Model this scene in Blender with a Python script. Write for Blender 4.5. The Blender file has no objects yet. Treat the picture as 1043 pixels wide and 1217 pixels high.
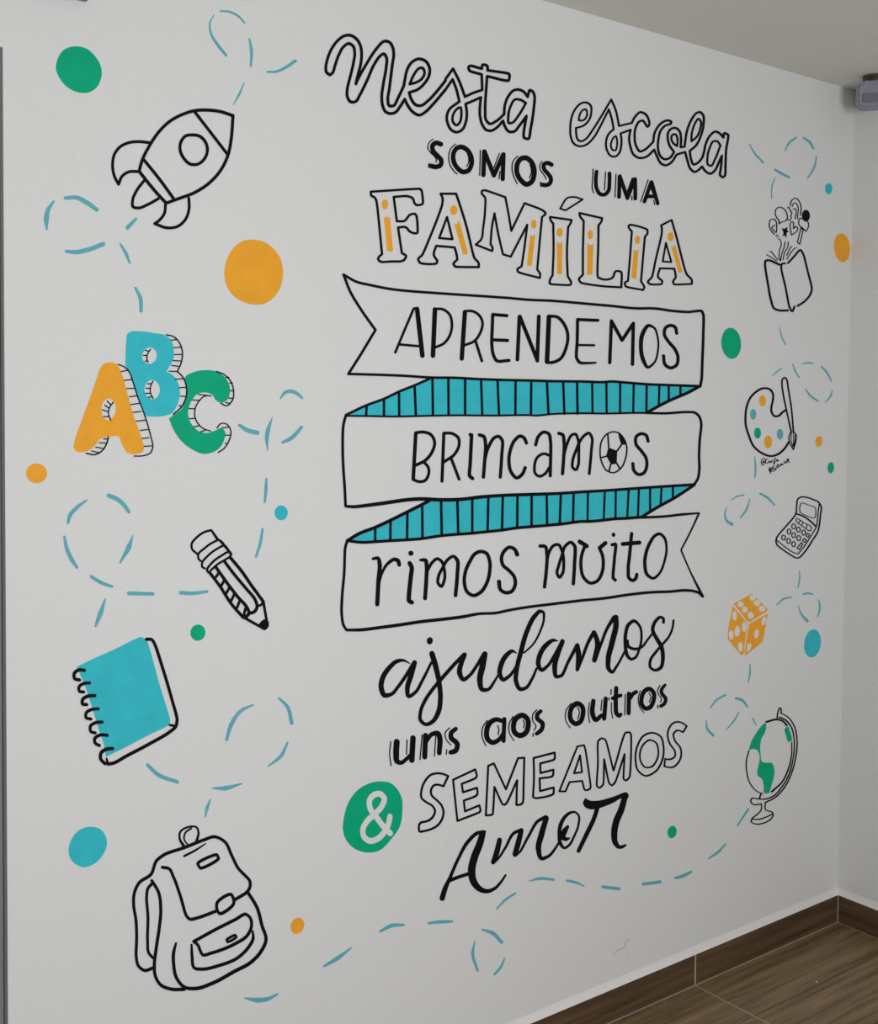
import bpy, bmesh, math, random
from mathutils import Vector, Matrix
from mathutils.geometry import tessellate_polygon

random.seed(7)
scene = bpy.context.scene
col = scene.collection

# ------------------------------------------------------------------ camera
IMG_W, IMG_H = 1043.0, 1217.0
F_PX, YAW, PITCH, ROLL = 1380.5155, 0.6458, -0.0377, 0.0086
CAM = Vector((-3.442, -2.2883, 1.7516))
PPX, PPY = 520.9, 531.02
cyw, syw, cp, sp = math.cos(YAW), math.sin(YAW), math.cos(PITCH), math.sin(PITCH)
FWD = Vector((syw * cp, cyw * cp, sp))
r0 = Vector((cyw, -syw, 0)); u0 = r0.cross(FWD)
RIGHT = math.cos(ROLL) * r0 + math.sin(ROLL) * u0
UP = -math.sin(ROLL) * r0 + math.cos(ROLL) * u0
cam_data = bpy.data.cameras.new('camera')
cam_data.sensor_fit = 'VERTICAL'; cam_data.sensor_height = 36.0
cam_data.lens = F_PX / IMG_H * 36.0
cam_data.shift_x = -(PPX - IMG_W / 2) / IMG_H
cam_data.shift_y = (PPY - IMG_H / 2) / IMG_H
cam_data.clip_start = 0.02
cam = bpy.data.objects.new('camera', cam_data); col.objects.link(cam)
m = Matrix((( RIGHT.x, UP.x, -FWD.x, CAM.x), (RIGHT.y, UP.y, -FWD.y, CAM.y), (RIGHT.z, UP.z, -FWD.z, CAM.z), (0, 0, 0, 1)))
cam.matrix_world = m
scene.camera = cam

# ------------------------------------------------------------------ world, lights, exposure
world = bpy.data.worlds.new('world'); scene.world = world; world.use_nodes = True
bg = world.node_tree.nodes['Background']
bg.inputs['Color'].default_value = (1.0, 0.97, 0.92, 1); bg.inputs['Strength'].default_value = 0.08

def area(name, loc, target, sx, sy, power, colr, spread=180):
    L = bpy.data.lights.new(name, 'AREA'); L.shape = 'RECTANGLE'; L.size = sx; L.size_y = sy
    L.energy = power; L.color = colr; L.spread = math.radians(spread)
    o = bpy.data.objects.new(name, L); col.objects.link(o); o.location = loc
    o.rotation_euler = (Vector(target) - Vector(loc)).to_track_quat('-Z', 'Y').to_euler()
    return o
# daylight from a window in the wall behind the photographer
area('window_behind_offscreen', (-2.6, -3.6, 1.6), (-2.6, 0.0, 1.6), 1.2, 1.1, 74, (0.95, 0.975, 1.0))

scene.view_settings.view_transform = 'Standard'
scene.view_settings.look = 'None'
scene.view_settings.gamma = 1.0
scene.view_settings.use_curve_mapping = False
scene.view_settings.exposure = 0.0

# ------------------------------------------------------------------ helpers
ROOM_H = 2.8
def ray(px, py):
    return (FWD + RIGHT * ((px - PPX) / F_PX) - UP * ((py - PPY) / F_PX))
def on_wall(px, py):                       # photo pixel -> point on the painted wall (Y = 0)
    d = ray(px, py); t = -CAM.y / d.y
    return CAM + d * t
def on_plane_z(px, py, z):
    d = ray(px, py); t = (z - CAM.z) / d.z
    return CAM + d * t

def principled(name, color, rough=0.6, spec=0.4):
    mt = bpy.data.materials.new(name); mt.use_nodes = True
    b = mt.node_tree.nodes['Principled BSDF']
    b.inputs['Base Color'].default_value = (*color, 1)
    b.inputs['Roughness'].default_value = rough
    b.inputs['Specular IOR Level'].default_value = spec
    return mt, mt.node_tree, b

def paint(name, color, var=0.06, rough=0.55):
    mt, nt, b = principled(name, color, rough, 0.1)
    tc = nt.nodes.new('ShaderNodeTexCoord'); n = nt.nodes.new('ShaderNodeTexNoise')
    geo = nt.nodes.new('ShaderNodeNewGeometry')
    n.inputs['Scale'].default_value = 22; n.inputs['Detail'].default_value = 5
    nt.links.new(geo.outputs['Position'], n.inputs['Vector'])
    r = nt.nodes.new('ShaderNodeValToRGB')
    r.color_ramp.elements[0].position = 0.3; r.color_ramp.elements[1].position = 0.7
    r.color_ramp.elements[0].color = (*[c * (1 - var) for c in color], 1)
    r.color_ramp.elements[1].color = (*[min(1, c * (1 + var)) for c in color], 1)
    nt.links.new(n.outputs['Fac'], r.inputs['Fac']); nt.links.new(r.outputs['Color'], b.inputs['Base Color'])
    return mt

def plaster(name, color, bump=0.12, scale=90):
    mt, nt, b = principled(name, color, 0.75, 0.25)
    geo = nt.nodes.new('ShaderNodeNewGeometry')
    n1 = nt.nodes.new('ShaderNodeTexNoise'); n1.inputs['Scale'].default_value = scale; n1.inputs['Detail'].default_value = 6
    n2 = nt.nodes.new('ShaderNodeTexNoise'); n2.inputs['Scale'].default_value = 5; n2.inputs['Detail'].default_value = 4
    for n in (n1, n2): nt.links.new(geo.outputs['Position'], n.inputs['Vector'])
    add = nt.nodes.new('ShaderNodeMath'); add.operation = 'MULTIPLY_ADD'; add.inputs[1].default_value = 2.5
    nt.links.new(n2.outputs['Fac'], add.inputs[0]); nt.links.new(n1.outputs['Fac'], add.inputs[2])
    bp = nt.nodes.new('ShaderNodeBump'); bp.inputs['Strength'].default_value = bump; bp.inputs['Distance'].default_value = 0.004
    nt.links.new(add.outputs[0], bp.inputs['Height']); nt.links.new(bp.outputs['Normal'], b.inputs['Normal'])
    r = nt.nodes.new('ShaderNodeValToRGB')
    r.color_ramp.elements[0].position = 0.25; r.color_ramp.elements[1].position = 0.75
    r.color_ramp.elements[0].color = (*[c * 0.97 for c in color], 1); r.color_ramp.elements[1].color = (*color, 1)
    nt.links.new(n1.outputs['Fac'], r.inputs['Fac']); nt.links.new(r.outputs['Color'], b.inputs['Base Color'])
    return mt

def wood(name, dark, light, axis='X'):
    mt, nt, b = principled(name, dark, 0.5, 0.35)
    geo = nt.nodes.new('ShaderNodeNewGeometry'); oi = nt.nodes.new('ShaderNodeObjectInfo')
    mp = nt.nodes.new('ShaderNodeMapping')
    mp.inputs['Scale'].default_value = (1.1, 24, 34) if axis == 'X' else (24, 1.1, 34)
    off = nt.nodes.new('ShaderNodeVectorMath'); off.operation = 'ADD'
    sc = nt.nodes.new('ShaderNodeMath'); sc.operation = 'MULTIPLY'; sc.inputs[1].default_value = 37.0
    nt.links.new(oi.outputs['Random'], sc.inputs[0])
    nt.links.new(geo.outputs['Position'], off.inputs[0]); nt.links.new(sc.outputs[0], off.inputs[1])
    nt.links.new(off.outputs[0], mp.inputs['Vector'])
    n = nt.nodes.new('ShaderNodeTexNoise'); n.inputs['Scale'].default_value = 1.6; n.inputs['Detail'].default_value = 9
    n.inputs['Distortion'].default_value = 0.25; n.inputs['Roughness'].default_value = 0.62
    nt.links.new(mp.outputs[0], n.inputs['Vector'])
    r = nt.nodes.new('ShaderNodeValToRGB')
    r.color_ramp.elements[0].position = 0.32; r.color_ramp.elements[1].position = 0.72
    r.color_ramp.elements[0].color = (*dark, 1); r.color_ramp.elements[1].color = (*light, 1)
    nt.links.new(n.outputs['Fac'], r.inputs['Fac']); nt.links.new(r.outputs['Color'], b.inputs['Base Color'])
    bp = nt.nodes.new('ShaderNodeBump'); bp.inputs['Strength'].default_value = 0.08; bp.inputs['Distance'].default_value = 0.002
    nt.links.new(n.outputs['Fac'], bp.inputs['Height']); nt.links.new(bp.outputs['Normal'], b.inputs['Normal'])
    return mt

M = {
    'wall': plaster('white_wall_paint', (0.80, 0.80, 0.795)),
    'ceiling': plaster('ceiling_paint', (0.74, 0.73, 0.68), 0.08),
    'caulk': plaster('white_caulk', (0.87, 0.85, 0.83), 0.05),
    'black': paint('black_paint', (0.005, 0.004, 0.007), 0.2, 0.7),
    'teal': paint('teal_paint', (0.045, 0.55, 0.645)),
    'dash': paint('muted_teal_paint', (0.135, 0.46, 0.53)),
    'orange': paint('orange_paint', (0.96, 0.42, 0.035)),
    'green': paint('green_paint', (0.003, 0.43, 0.22)),
    'white': paint('white_paint', (0.80, 0.80, 0.79), 0.02),
    'grime': paint('grey_scuff', (0.60, 0.57, 0.54), 0.1),
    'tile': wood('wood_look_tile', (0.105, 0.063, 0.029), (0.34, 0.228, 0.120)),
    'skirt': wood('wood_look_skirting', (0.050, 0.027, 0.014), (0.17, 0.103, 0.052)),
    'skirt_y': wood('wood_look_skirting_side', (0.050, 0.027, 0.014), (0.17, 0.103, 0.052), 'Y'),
    'grout': plaster('beige_grout', (0.50, 0.43, 0.33), 0.1),
    'joint': plaster('dark_joint', (0.05, 0.035, 0.025), 0.1),
    'door': paint('grey_door_paint', (0.24, 0.24, 0.25), 0.04, 0.5),
    'sensor': paint('grey_white_plastic', (0.30, 0.30, 0.36), 0.03, 0.4),
    'lens': paint('smoky_lens_plastic', (0.20, 0.20, 0.25), 0.03, 0.25),
    'metal': paint('dull_bracket_metal', (0.09, 0.08, 0.06), 0.15, 0.35),
    'yellow': paint('yellow_speck', (0.8, 0.6, 0.08)),
}

def obj_from_bm(name, bm, mat, parent=None):
    me = bpy.data.meshes.new(name); bm.normal_update(); bm.to_mesh(me); bm.free()
    me.materials.append(mat)
    o = bpy.data.objects.new(name, me); col.objects.link(o)
    if parent: o.parent = parent
    return o
def bx(bm, x0, x1, y0, y1, z0, z1):
    v = [bm.verts.new((x, y, z)) for x in (x0, x1) for y in (y0, y1) for z in (z0, z1)]
    for f in ((0, 1, 3, 2), (4, 6, 7, 5), (0, 4, 5, 1), (2, 3, 7, 6), (0, 2, 6, 4), (1, 5, 7, 3)):
        bm.faces.new([v[i] for i in f])
def box_obj(name, dims, mat, parent=None, bevel=0.0, seg=2):
    bm = bmesh.new(); bx(bm, *dims)
    bmesh.ops.recalc_face_normals(bm, faces=bm.faces)
    if bevel: bmesh.ops.bevel(bm, geom=bm.edges[:], offset=bevel, segments=seg, affect='EDGES', profile=0.5)
    return obj_from_bm(name, bm, mat, parent)
def structure(o, label, cat):
    o['kind'] = 'structure'; o['label'] = label; o['category'] = cat
    return o
def tag(o, label, cat, group=None):
    o['label'] = label; o['category'] = cat
    if group: o['group'] = group
    return o
def empty(name, loc):
    o = bpy.data.objects.new(name, None); o.empty_display_size = 0.05; col.objects.link(o); o.location = loc
    return o

# ------------------------------------------------------------------ room shell
XL = -2.763                                  # where the painted wall ends at the doorway
DOOR_TOP = on_wall(3, 56).z
SKIRT_H = 0.0926
bm = bmesh.new()
bx(bm, XL, 0.15, 0.0, 0.15, -0.02, ROOM_H + 0.05)
bx(bm, XL - 0.95, XL, 0.0, 0.15, DOOR_TOP, ROOM_H + 0.05)
bx(bm, XL - 2.6, XL - 0.95, 0.0, 0.15, -0.02, ROOM_H + 0.05)
bmesh.ops.recalc_face_normals(bm, faces=bm.faces)
wall_back = structure(obj_from_bm('wall_back', bm, M['wall']), 'white plastered wall carrying the painted school mural', 'wall')
structure(box_obj('wall_right', (0.0, 0.15, -3.6, 0.0, -0.02, ROOM_H + 0.05), M['wall']), 'plain white side wall meeting the mural wall at the corner', 'wall')
structure(box_obj('ceiling', (XL - 2.6, 0.15, -3.6, 0.15, ROOM_H, ROOM_H + 0.05), M['ceiling']), 'plain grey-white ceiling above the mural wall', 'ceiling')

# floor: grout bed with wood-look tiles laid in rows
floor = structure(box_obj('floor', (XL - 2.6, 0.0, -3.6, 0.15, -0.03, -0.0015), M['joint']), 'brown wood-look tiled floor at the foot of the walls', 'floor')
ROW, XJ, LEN, T0 = 0.2285, -0.738, 1.2, -0.009
bm = bmesh.new(); bx(bm, -LEN / 2, LEN / 2, -ROW / 2, ROW / 2, -0.01, 0.0)
tile_me = bpy.data.meshes.new('floor_tile'); bm.normal_update(); bmesh.ops.recalc_face_normals(bm, faces=bm.faces); bm.to_mesh(tile_me); bm.free(); tile_me.materials.append(M['tile'])
grout_bm = bmesh.new()
for r in range(15):
    y1 = T0 - 0.003 if r == 0 else -ROW * r - 0.0016
    y0 = -ROW * (r + 1) + 0.0016
    xj = XJ if r < 2 else XJ - (0.4 * r) % LEN + (LEN if (0.4 * r) % LEN > 0.5 else 0) * 0
    edges = [T0 - 0.0015]
    x = xj
    while x > XL - 2.6: edges.append(x); x -= LEN
    edges.append(XL - 2.6)
    for a, b in zip(edges[:-1], edges[1:]):
        o = bpy.data.objects.new('floor_tile', tile_me); col.objects.link(o); o.parent = floor
        L = (a - b) - 0.003
        if L < 0.02: continue
        o.location = ((a + b) / 2, (y0 + y1) / 2, 0); o.scale = (L / LEN, (y1 - y0) / ROW, 1)
    for e in edges[1:-1]: bx(grout_bm, e - 0.0018, e + 0.0018, y0 - 0.0016, y1 + 0.0016, -0.008, 0.0)
bx(grout_bm, XL, 0, T0 - 0.0045, T0 + 0.001, -0.008, 0.0002)
bx(grout_bm, T0 - 0.0045, T0 + 0.001, -3.6, 0, -0.008, -0.0001)
g = obj_from_bm('grout_lines', grout_bm, M['grout'], floor)
for o in [o for o in floor.children if o.type == 'MESH' and o.data == tile_me and o.location.length < 1e-9]:
    bpy.data.objects.remove(o)

# skirting
def skirting(name, label, pieces, axis, joints, mat):
    root = structure(empty(name, (pieces[0][0], 0, 0)) if False else empty(name, (0, 0, 0)), label, 'baseboard')
    for a, b in pieces:
        d = (a, b, T0, 0.0, 0.001, SKIRT_H) if axis == 'X' else (T0, 0.0, a, b, 0.001, SKIRT_H)
        box_obj('skirting_tile', d, mat, root, 0.0007, 1)
    for j in joints:
        d = (j - 0.003, j + 0.003, T0 + 0.001, 0.0, 0.001, SKIRT_H) if axis == 'X' else (T0 + 0.001, 0.0, j - 0.003, j + 0.003, 0.001, SKIRT_H)
        box_obj('grout_joint', d, M['grout'], root)
    return root
XJB = on_wall(823.5, 1150).x
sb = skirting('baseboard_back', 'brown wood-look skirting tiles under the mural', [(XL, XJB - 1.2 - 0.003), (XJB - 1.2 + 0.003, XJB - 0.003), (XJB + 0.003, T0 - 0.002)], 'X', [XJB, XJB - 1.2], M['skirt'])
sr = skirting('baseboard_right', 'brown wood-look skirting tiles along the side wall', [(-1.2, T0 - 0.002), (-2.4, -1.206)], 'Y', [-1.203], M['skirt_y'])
box_obj('corner_grout', (T0 - 0.002, T0 + 0.001, T0 - 0.002, T0 + 0.001, 0.001, SKIRT_H), M['grout'], sb)
def bead(axis, a, c, parent):
    bm = bmesh.new(); prof = ((0.0, SKIRT_H), (T0 + 0.0005, SKIRT_H), (T0 + 0.002, SKIRT_H + 0.003), (-0.003, SKIRT_H + 0.013), (-0.0002, SKIRT_H + 0.022), (0.0, SKIRT_H + 0.022))
    ends = [[bm.verts.new((e, d, z) if axis == 'X' else (d, e, z)) for d, z in prof] for e in (a, c)]
    n = len(prof)
    for q in range(n): bm.faces.new((ends[0][q], ends[0][(q + 1) % n], ends[1][(q + 1) % n], ends[1][q]))
    bm.faces.new(ends[0]); bm.faces.new(ends[1][::-1])
    bmesh.ops.recalc_face_normals(bm, faces=bm.faces)
    obj_from_bm('caulk_bead', bm, M['caulk'], parent)
bead('X', XL, 0.0, sb); bead('Y', -2.4, 0.0, sr)

# doorway at the end of the mural wall: grey door set back in its reveal
door = structure(empty('door_1', (XL - 0.475, 0.05, 0)), 'grey door set back at the end of the mural wall', 'door')
def dpart(name, x0, x1, y0, y1, z0, z1, mat, bevel=0.0, parent=door):
    o = box_obj(name, (x0 - door.location.x, x1 - door.location.x, y0 - door.location.y, y1 - door.location.y, z0, z1), mat, None, bevel)
    o.parent = parent; return o
dpart('door_frame', XL - 0.055, XL - 0.001, 0.02, 0.13, 0, DOOR_TOP - 0.001, M['door'], 0.003)
dpart('door_frame', XL - 0.949, XL - 0.895, 0.02, 0.13, 0, DOOR_TOP - 0.001, M['door'], 0.003)
dpart('door_frame', XL - 0.895, XL - 0.055, 0.02, 0.13, DOOR_TOP - 0.055, DOOR_TOP - 0.001, M['door'], 0.003)
leaf = dpart('door_leaf', XL - 0.893, XL - 0.057, 0.07, 0.11, 0.005, DOOR_TOP - 0.058, M['door'], 0.003)
dpart('door_handle', XL - 0.86, XL - 0.74, 0.035, 0.055, 1.02, 1.045, M['metal'], 0.006, leaf)
dpart('door_handle', XL - 0.845, XL - 0.82, 0.05, 0.072, 1.018, 1.047, M['metal'], 0.004, leaf)

# small grey fixture whose corner shows above the wall by the ceiling
pf = on_wall(103, 3)
fx = empty('wall_fixture', (pf.x - 0.10, -0.012, pf.z))
bm = bmesh.new(); bx(bm, -0.10, 0.10, -0.012, 0.012, 0.0, 0.05); bmesh.ops.recalc_face_normals(bm, faces=bm.faces)
bmesh.ops.bevel(bm, geom=bm.edges[:], offset=0.003, segments=2, affect='EDGES')
obj_from_bm('housing', bm, M['door'], fx)
bm = bmesh.new(); bx(bm, -0.085, 0.085, -0.0145, -0.012, 0.012, 0.04); bmesh.ops.recalc_face_normals(bm, faces=bm.faces)
obj_from_bm('cover', bm, M['lens'], fx)
tag(fx, 'small grey box fixed to the wall above the big green dot', 'wall box')

# motion sensor hanging from the ceiling in the far corner
ps = on_plane_z(1036, 90.5, ROOM_H)
sen = empty('motion_sensor', (ps.x, ps.y, ROOM_H))
tag(sen, 'greyish white rounded sensor hanging from the ceiling corner on a small bracket', 'sensor')
yaw_s = math.atan2(CAM.y - ps.y, CAM.x - ps.x) + math.pi / 2 + 0.12
def spart(name, fn, mat, parent=sen):
    bm = bmesh.new(); fn(bm); bmesh.ops.recalc_face_normals(bm, faces=bm.faces)
    bmesh.ops.rotate(bm, verts=bm.verts, cent=(0, 0, 0), matrix=Matrix.Rotation(yaw_s, 3, 'Z'))
    o = obj_from_bm(name, bm, mat, parent)
    for p in o.data.polygons: p.use_smooth = len(p.vertices) == 4 and p.area < 3e-5
    return o
def s_body(bm):
    bx(bm, -0.047, 0.047, -0.022, 0.022, -0.105, -0.018)
    vert = [e for e in bm.edges if abs(e.verts[0].co.y - e.verts[1].co.y) > 0.01]
    bmesh.ops.bevel(bm, geom=vert, offset=0.026, segments=6, affect='EDGES', profile=0.5)
    bmesh.ops.bevel(bm, geom=[e for e in bm.edges if abs(e.verts[0].co.y - e.verts[1].co.y) < 1e-6], offset=0.006, segments=2, affect='EDGES')
def s_lens(bm): bx(bm, -0.030, 0.016, -0.026, -0.020, -0.088, -0.058); bmesh.ops.bevel(bm, geom=bm.edges[:], offset=0.002, segments=2, affect='EDGES')
def s_plate(bm): bmesh.ops.create_cone(bm, cap_ends=True, segments=24, radius1=0.030, radius2=0.034, depth=0.006, matrix=Matrix.Translation((0.004, 0, -0.003)))
def s_neck(bm): bmesh.ops.create_cone(bm, cap_ends=True, segments=16, radius1=0.009, radius2=0.007, depth=0.02, matrix=Matrix.Translation((0, 0, -0.014)))
def s_screw(bm): bmesh.ops.create_cone(bm, cap_ends=True, segments=12, radius1=0.005, radius2=0.005, depth=0.016, matrix=Matrix.Translation((-0.024, -0.006, -0.014)))
body = spart('housing', s_body, M['sensor']); spart('lens', s_lens, M['lens'], body)
spart('ceiling_plate', s_plate, M['metal']); spart('neck', s_neck, M['metal']); spart('screw', s_screw, M['metal'])

# tiny yellow crumb on the floor
pc = on_plane_z(970, 1168, 0.0)
bm = bmesh.new(); bmesh.ops.create_icosphere(bm, subdivisions=1, radius=0.004); bmesh.ops.scale(bm, vec=(1.2, 0.8, 0.6), verts=bm.verts)
o = obj_from_bm('crumb', bm, M['yellow']); o.location = (pc.x, pc.y, 0.0024); tag(o, 'tiny yellow crumb lying on the wood-look floor', 'crumb')

# pale dust sprinkled on the floor against the skirting
bm = bmesh.new()
for k in range(90):
    p = on_plane_z(785 + random.gauss(0, 13), 1189 + random.gauss(0, 5), 0.0)
    if p.y > T0 - 0.006: continue
    r = random.uniform(0.0006, 0.0016); h = 0.0006
    top = bm.verts.new((p.x, p.y, h)); ring = [bm.verts.new((p.x + r * math.cos(q * 2.094), p.y + r * math.sin(q * 2.094), 0.0)) for q in range(3)]
    for q in range(3): bm.faces.new((top, ring[q], ring[(q + 1) % 3]))
dust = obj_from_bm('floor_dust', bm, M['grime']); dust['kind'] = 'stuff'; tag(dust, 'sprinkle of pale dust on the floor against the skirting', 'dust')

# ------------------------------------------------------------------ mural engine
# Each line of MURAL is a brush stroke (s open, c closed), a filled shape (f, holes after ';') or an ellipse (e),
# given in photo pixels of a crop (@ x y scale) and laid on the wall plane as thin paint.
LAYER = {'teal': 0.0006, 'dash': 0.0006, 'orange': 0.0006, 'green': 0.0006, 'white': 0.0011, 'black': 0.0016, 'grime': 0.0004}
SQ = 0.90                                   # brush widths shrink this much across the receding wall

def parse_pts(txt, reg, w0):
    pts = []; ox, oy, s = reg
    for t in txt.split():
        if t[0] == '@':
            a = t[1:].split(','); ox, oy = float(a[0]), float(a[1])
            if len(a) > 2: s = float(a[2])
            continue
        sharp = t.endswith('*'); t = t.rstrip('*')
        a = [float(q) for q in t.split(',')]
        pts.append((ox + a[0] / s, oy + a[1] / s, (a[2] if len(a) > 2 else w0) / s, sharp))
    return pts

def smooth(pts, closed, step=2.0):
    n = len(pts)
    if n < 2: return pts
    out = []
    segs = n if closed else n - 1
    for i in range(segs):
        p1, p2 = pts[i], pts[(i + 1) % n]
        p0 = pts[(i - 1) % n] if (closed or i > 0) else p1
        p3 = pts[(i + 2) % n] if (closed or i + 2 < n) else p2
        if p1[3]: p0 = p1
        if p2[3]: p3 = p2
        d = math.hypot(p2[0] - p1[0], p2[1] - p1[1])
        # centripetal-like tangents, limited so that uneven spacing does not overshoot
        def tan(a, b, c):
            d1 = math.hypot(b[0] - a[0], b[1] - a[1]); d2 = math.hypot(c[0] - b[0], c[1] - b[1])
            if d1 < 1e-6: return (c[0] - b[0], c[1] - b[1]) if d2 > 1e-6 else (0, 0)
            if d2 < 1e-6: return (b[0] - a[0], b[1] - a[1])
            ux = (b[0] - a[0]) / d1 * d2 + (c[0] - b[0]) / d2 * d1; uy = (b[1] - a[1]) / d1 * d2 + (c[1] - b[1]) / d2 * d1
            l = (d1 + d2); mag = min(d, 1.6 * min(d1, d2))
            return (ux / l * mag, uy / l * mag)
        t1 = tan(p0, p1, p2); t2 = tan(p1, p2, p3)
        k = max(2, min(14, int(d / step) + 1))
        if d < 1e-6: continue
        straight = abs(t1[0] * (p2[1] - p1[1]) - t1[1] * (p2[0] - p1[0])) + abs(t2[0] * (p2[1] - p1[1]) - t2[1] * (p2[0] - p1[0])) < 0.02 * d * d
        if straight: k = 1
        for j in range(k):
            t = j / k; h1 = 2*t**3 - 3*t*t + 1; h2 = t**3 - 2*t*t + t; h3 = -2*t**3 + 3*t*t; h4 = t**3 - t*t
            out.append((h1*p1[0] + h2*t1[0] + h3*p2[0] + h4*t2[0], h1*p1[1] + h2*t1[1] + h3*p2[1] + h4*t2[1], p1[2] + (p2[2] - p1[2]) * t, p1[3] and j == 0))
    if not closed: out.append(pts[-1])
    return out

LIFT = [0]                                  # later strokes lie a hair above earlier ones, as wet paint does
def wp(x, y, lay):
    p = on_wall(x, y); return Vector((p.x, -max(lay, 0.00005), p.z))

def add_stroke(bm, pts, closed, lay):
    """ribbon of paint with round caps and round joins; sides run down to the wall"""
    P = [(p[0] / SQ, p[1], p[2] * 0.525) for p in pts]
    n = len(P)
    LIFT[0] = (LIFT[0] + 1) % 30; lay = lay + LIFT[0] * 1.2e-5
    def poly(ring):
        top = [bm.verts.new(wp(x * SQ, y, lay - 4e-6)) for x, y in ring]
        bot = [bm.verts.new(wp(x * SQ, y, 0.0)) for x, y in ring]
        try: bm.faces.new(top)
        except ValueError: return
        for i in range(len(ring)):
            j = (i + 1) % len(ring)
            bm.faces.new((top[i], bot[i], bot[j], top[j]))
    if n == 1:
        x, y, r = P[0]; poly([(x + r * math.cos(a * math.pi / 6), y + r * math.sin(a * math.pi / 6)) for a in range(12)]); return
    runs = [([], [], [])]                    # left edge, right edge, height; a new run starts at every sharp turn
    def push(b, nx, ny, k, u):
        runs[-1][0].append((b[0] + nx * k, b[1] + ny * k)); runs[-1][1].append((b[0] - nx * k, b[1] - ny * k)); runs[-1][2].append(u)
    order = list(range(n)) + ([0] if closed else [])
    for q, i in enumerate(order):
        first, last = q == 0, q == len(order) - 1
        a = P[i - 1] if (i > 0 or closed) else P[i]; b = P[i]; c = P[(i + 1) % n] if (i < n - 1 or closed) else P[i]
        u = lay + min(q, n - q if closed else q) * 1.5e-6
        d1 = Vector((b[0] - a[0], b[1] - a[1])); d2 = Vector((c[0] - b[0], c[1] - b[1]))
        if d1.length < 1e-7: d1 = d2.copy()
        if d2.length < 1e-7: d2 = d1.copy()
        d1.normalize(); d2.normalize()
        if d1.dot(d2) < 0.82:
            r = b[2]
            if not last: poly([(b[0] + r * math.cos(h * math.pi / 6), b[1] + r * math.sin(h * math.pi / 6)) for h in range(12)])
            if not first: push(b, -d1.y, d1.x, r, u)
            if not first and not last: runs.append(([], [], []))
            if not last: push(b, -d2.y, d2.x, r, u)
        else:
            t = (d1 + d2).normalized()
            push(b, -t.y, t.x, b[2] / max(0.8, t.dot(d2)), u)
    for L, R, U in runs:
        tl = [bm.verts.new(wp(x * SQ, y, u)) for (x, y), u in zip(L, U)]; tr = [bm.verts.new(wp(x * SQ, y, u)) for (x, y), u in zip(R, U)]
        bl = [bm.verts.new(wp(x * SQ, y, 0)) for x, y in L]; br = [bm.verts.new(wp(x * SQ, y, 0)) for x, y in R]
        for i in range(len(L) - 1):
            bm.faces.new((tl[i], tl[i + 1], tr[i + 1], tr[i]))
            bm.faces.new((bl[i], bl[i + 1], tl[i + 1], tl[i])); bm.faces.new((tr[i], tr[i + 1], br[i + 1], br[i]))
    if not closed:
        for (i, j) in ((0, 1), (n - 1, n - 2)):
            b, c = P[i], P[j]; a0 = math.atan2(b[1] - c[1], b[0] - c[0]); r = b[2]
            poly([(b[0] + r * math.cos(a0 + (q / 6 - 0.5) * math.pi), b[1] + r * math.sin(a0 + (q / 6 - 0.5) * math.pi)) for q in range(7)])

def add_fill(bm, rings, lay):
    loops = [[wp(p[0], p[1], lay) for p in r] for r in rings]
    flat = [v for l in loops for v in l]
    tris = tessellate_polygon([[Vector((v.x, v.z, 0)) for v in l] for l in loops])
    V = [bm.verts.new(v) for v in flat]
    for t in tris:
        try: bm.faces.new([V[i] for i in t])
        except ValueError: pass
    k = 0
    for l in loops:
        idx = list(range(k, k + len(l))); k += len(l)
        bot = [bm.verts.new((flat[i].x, -0.00005, flat[i].z)) for i in idx]
        for q in range(len(idx)):
            r = (q + 1) % len(idx)
            bm.faces.new((V[idx[q]], bot[q], bot[r], V[idx[r]]))

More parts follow.
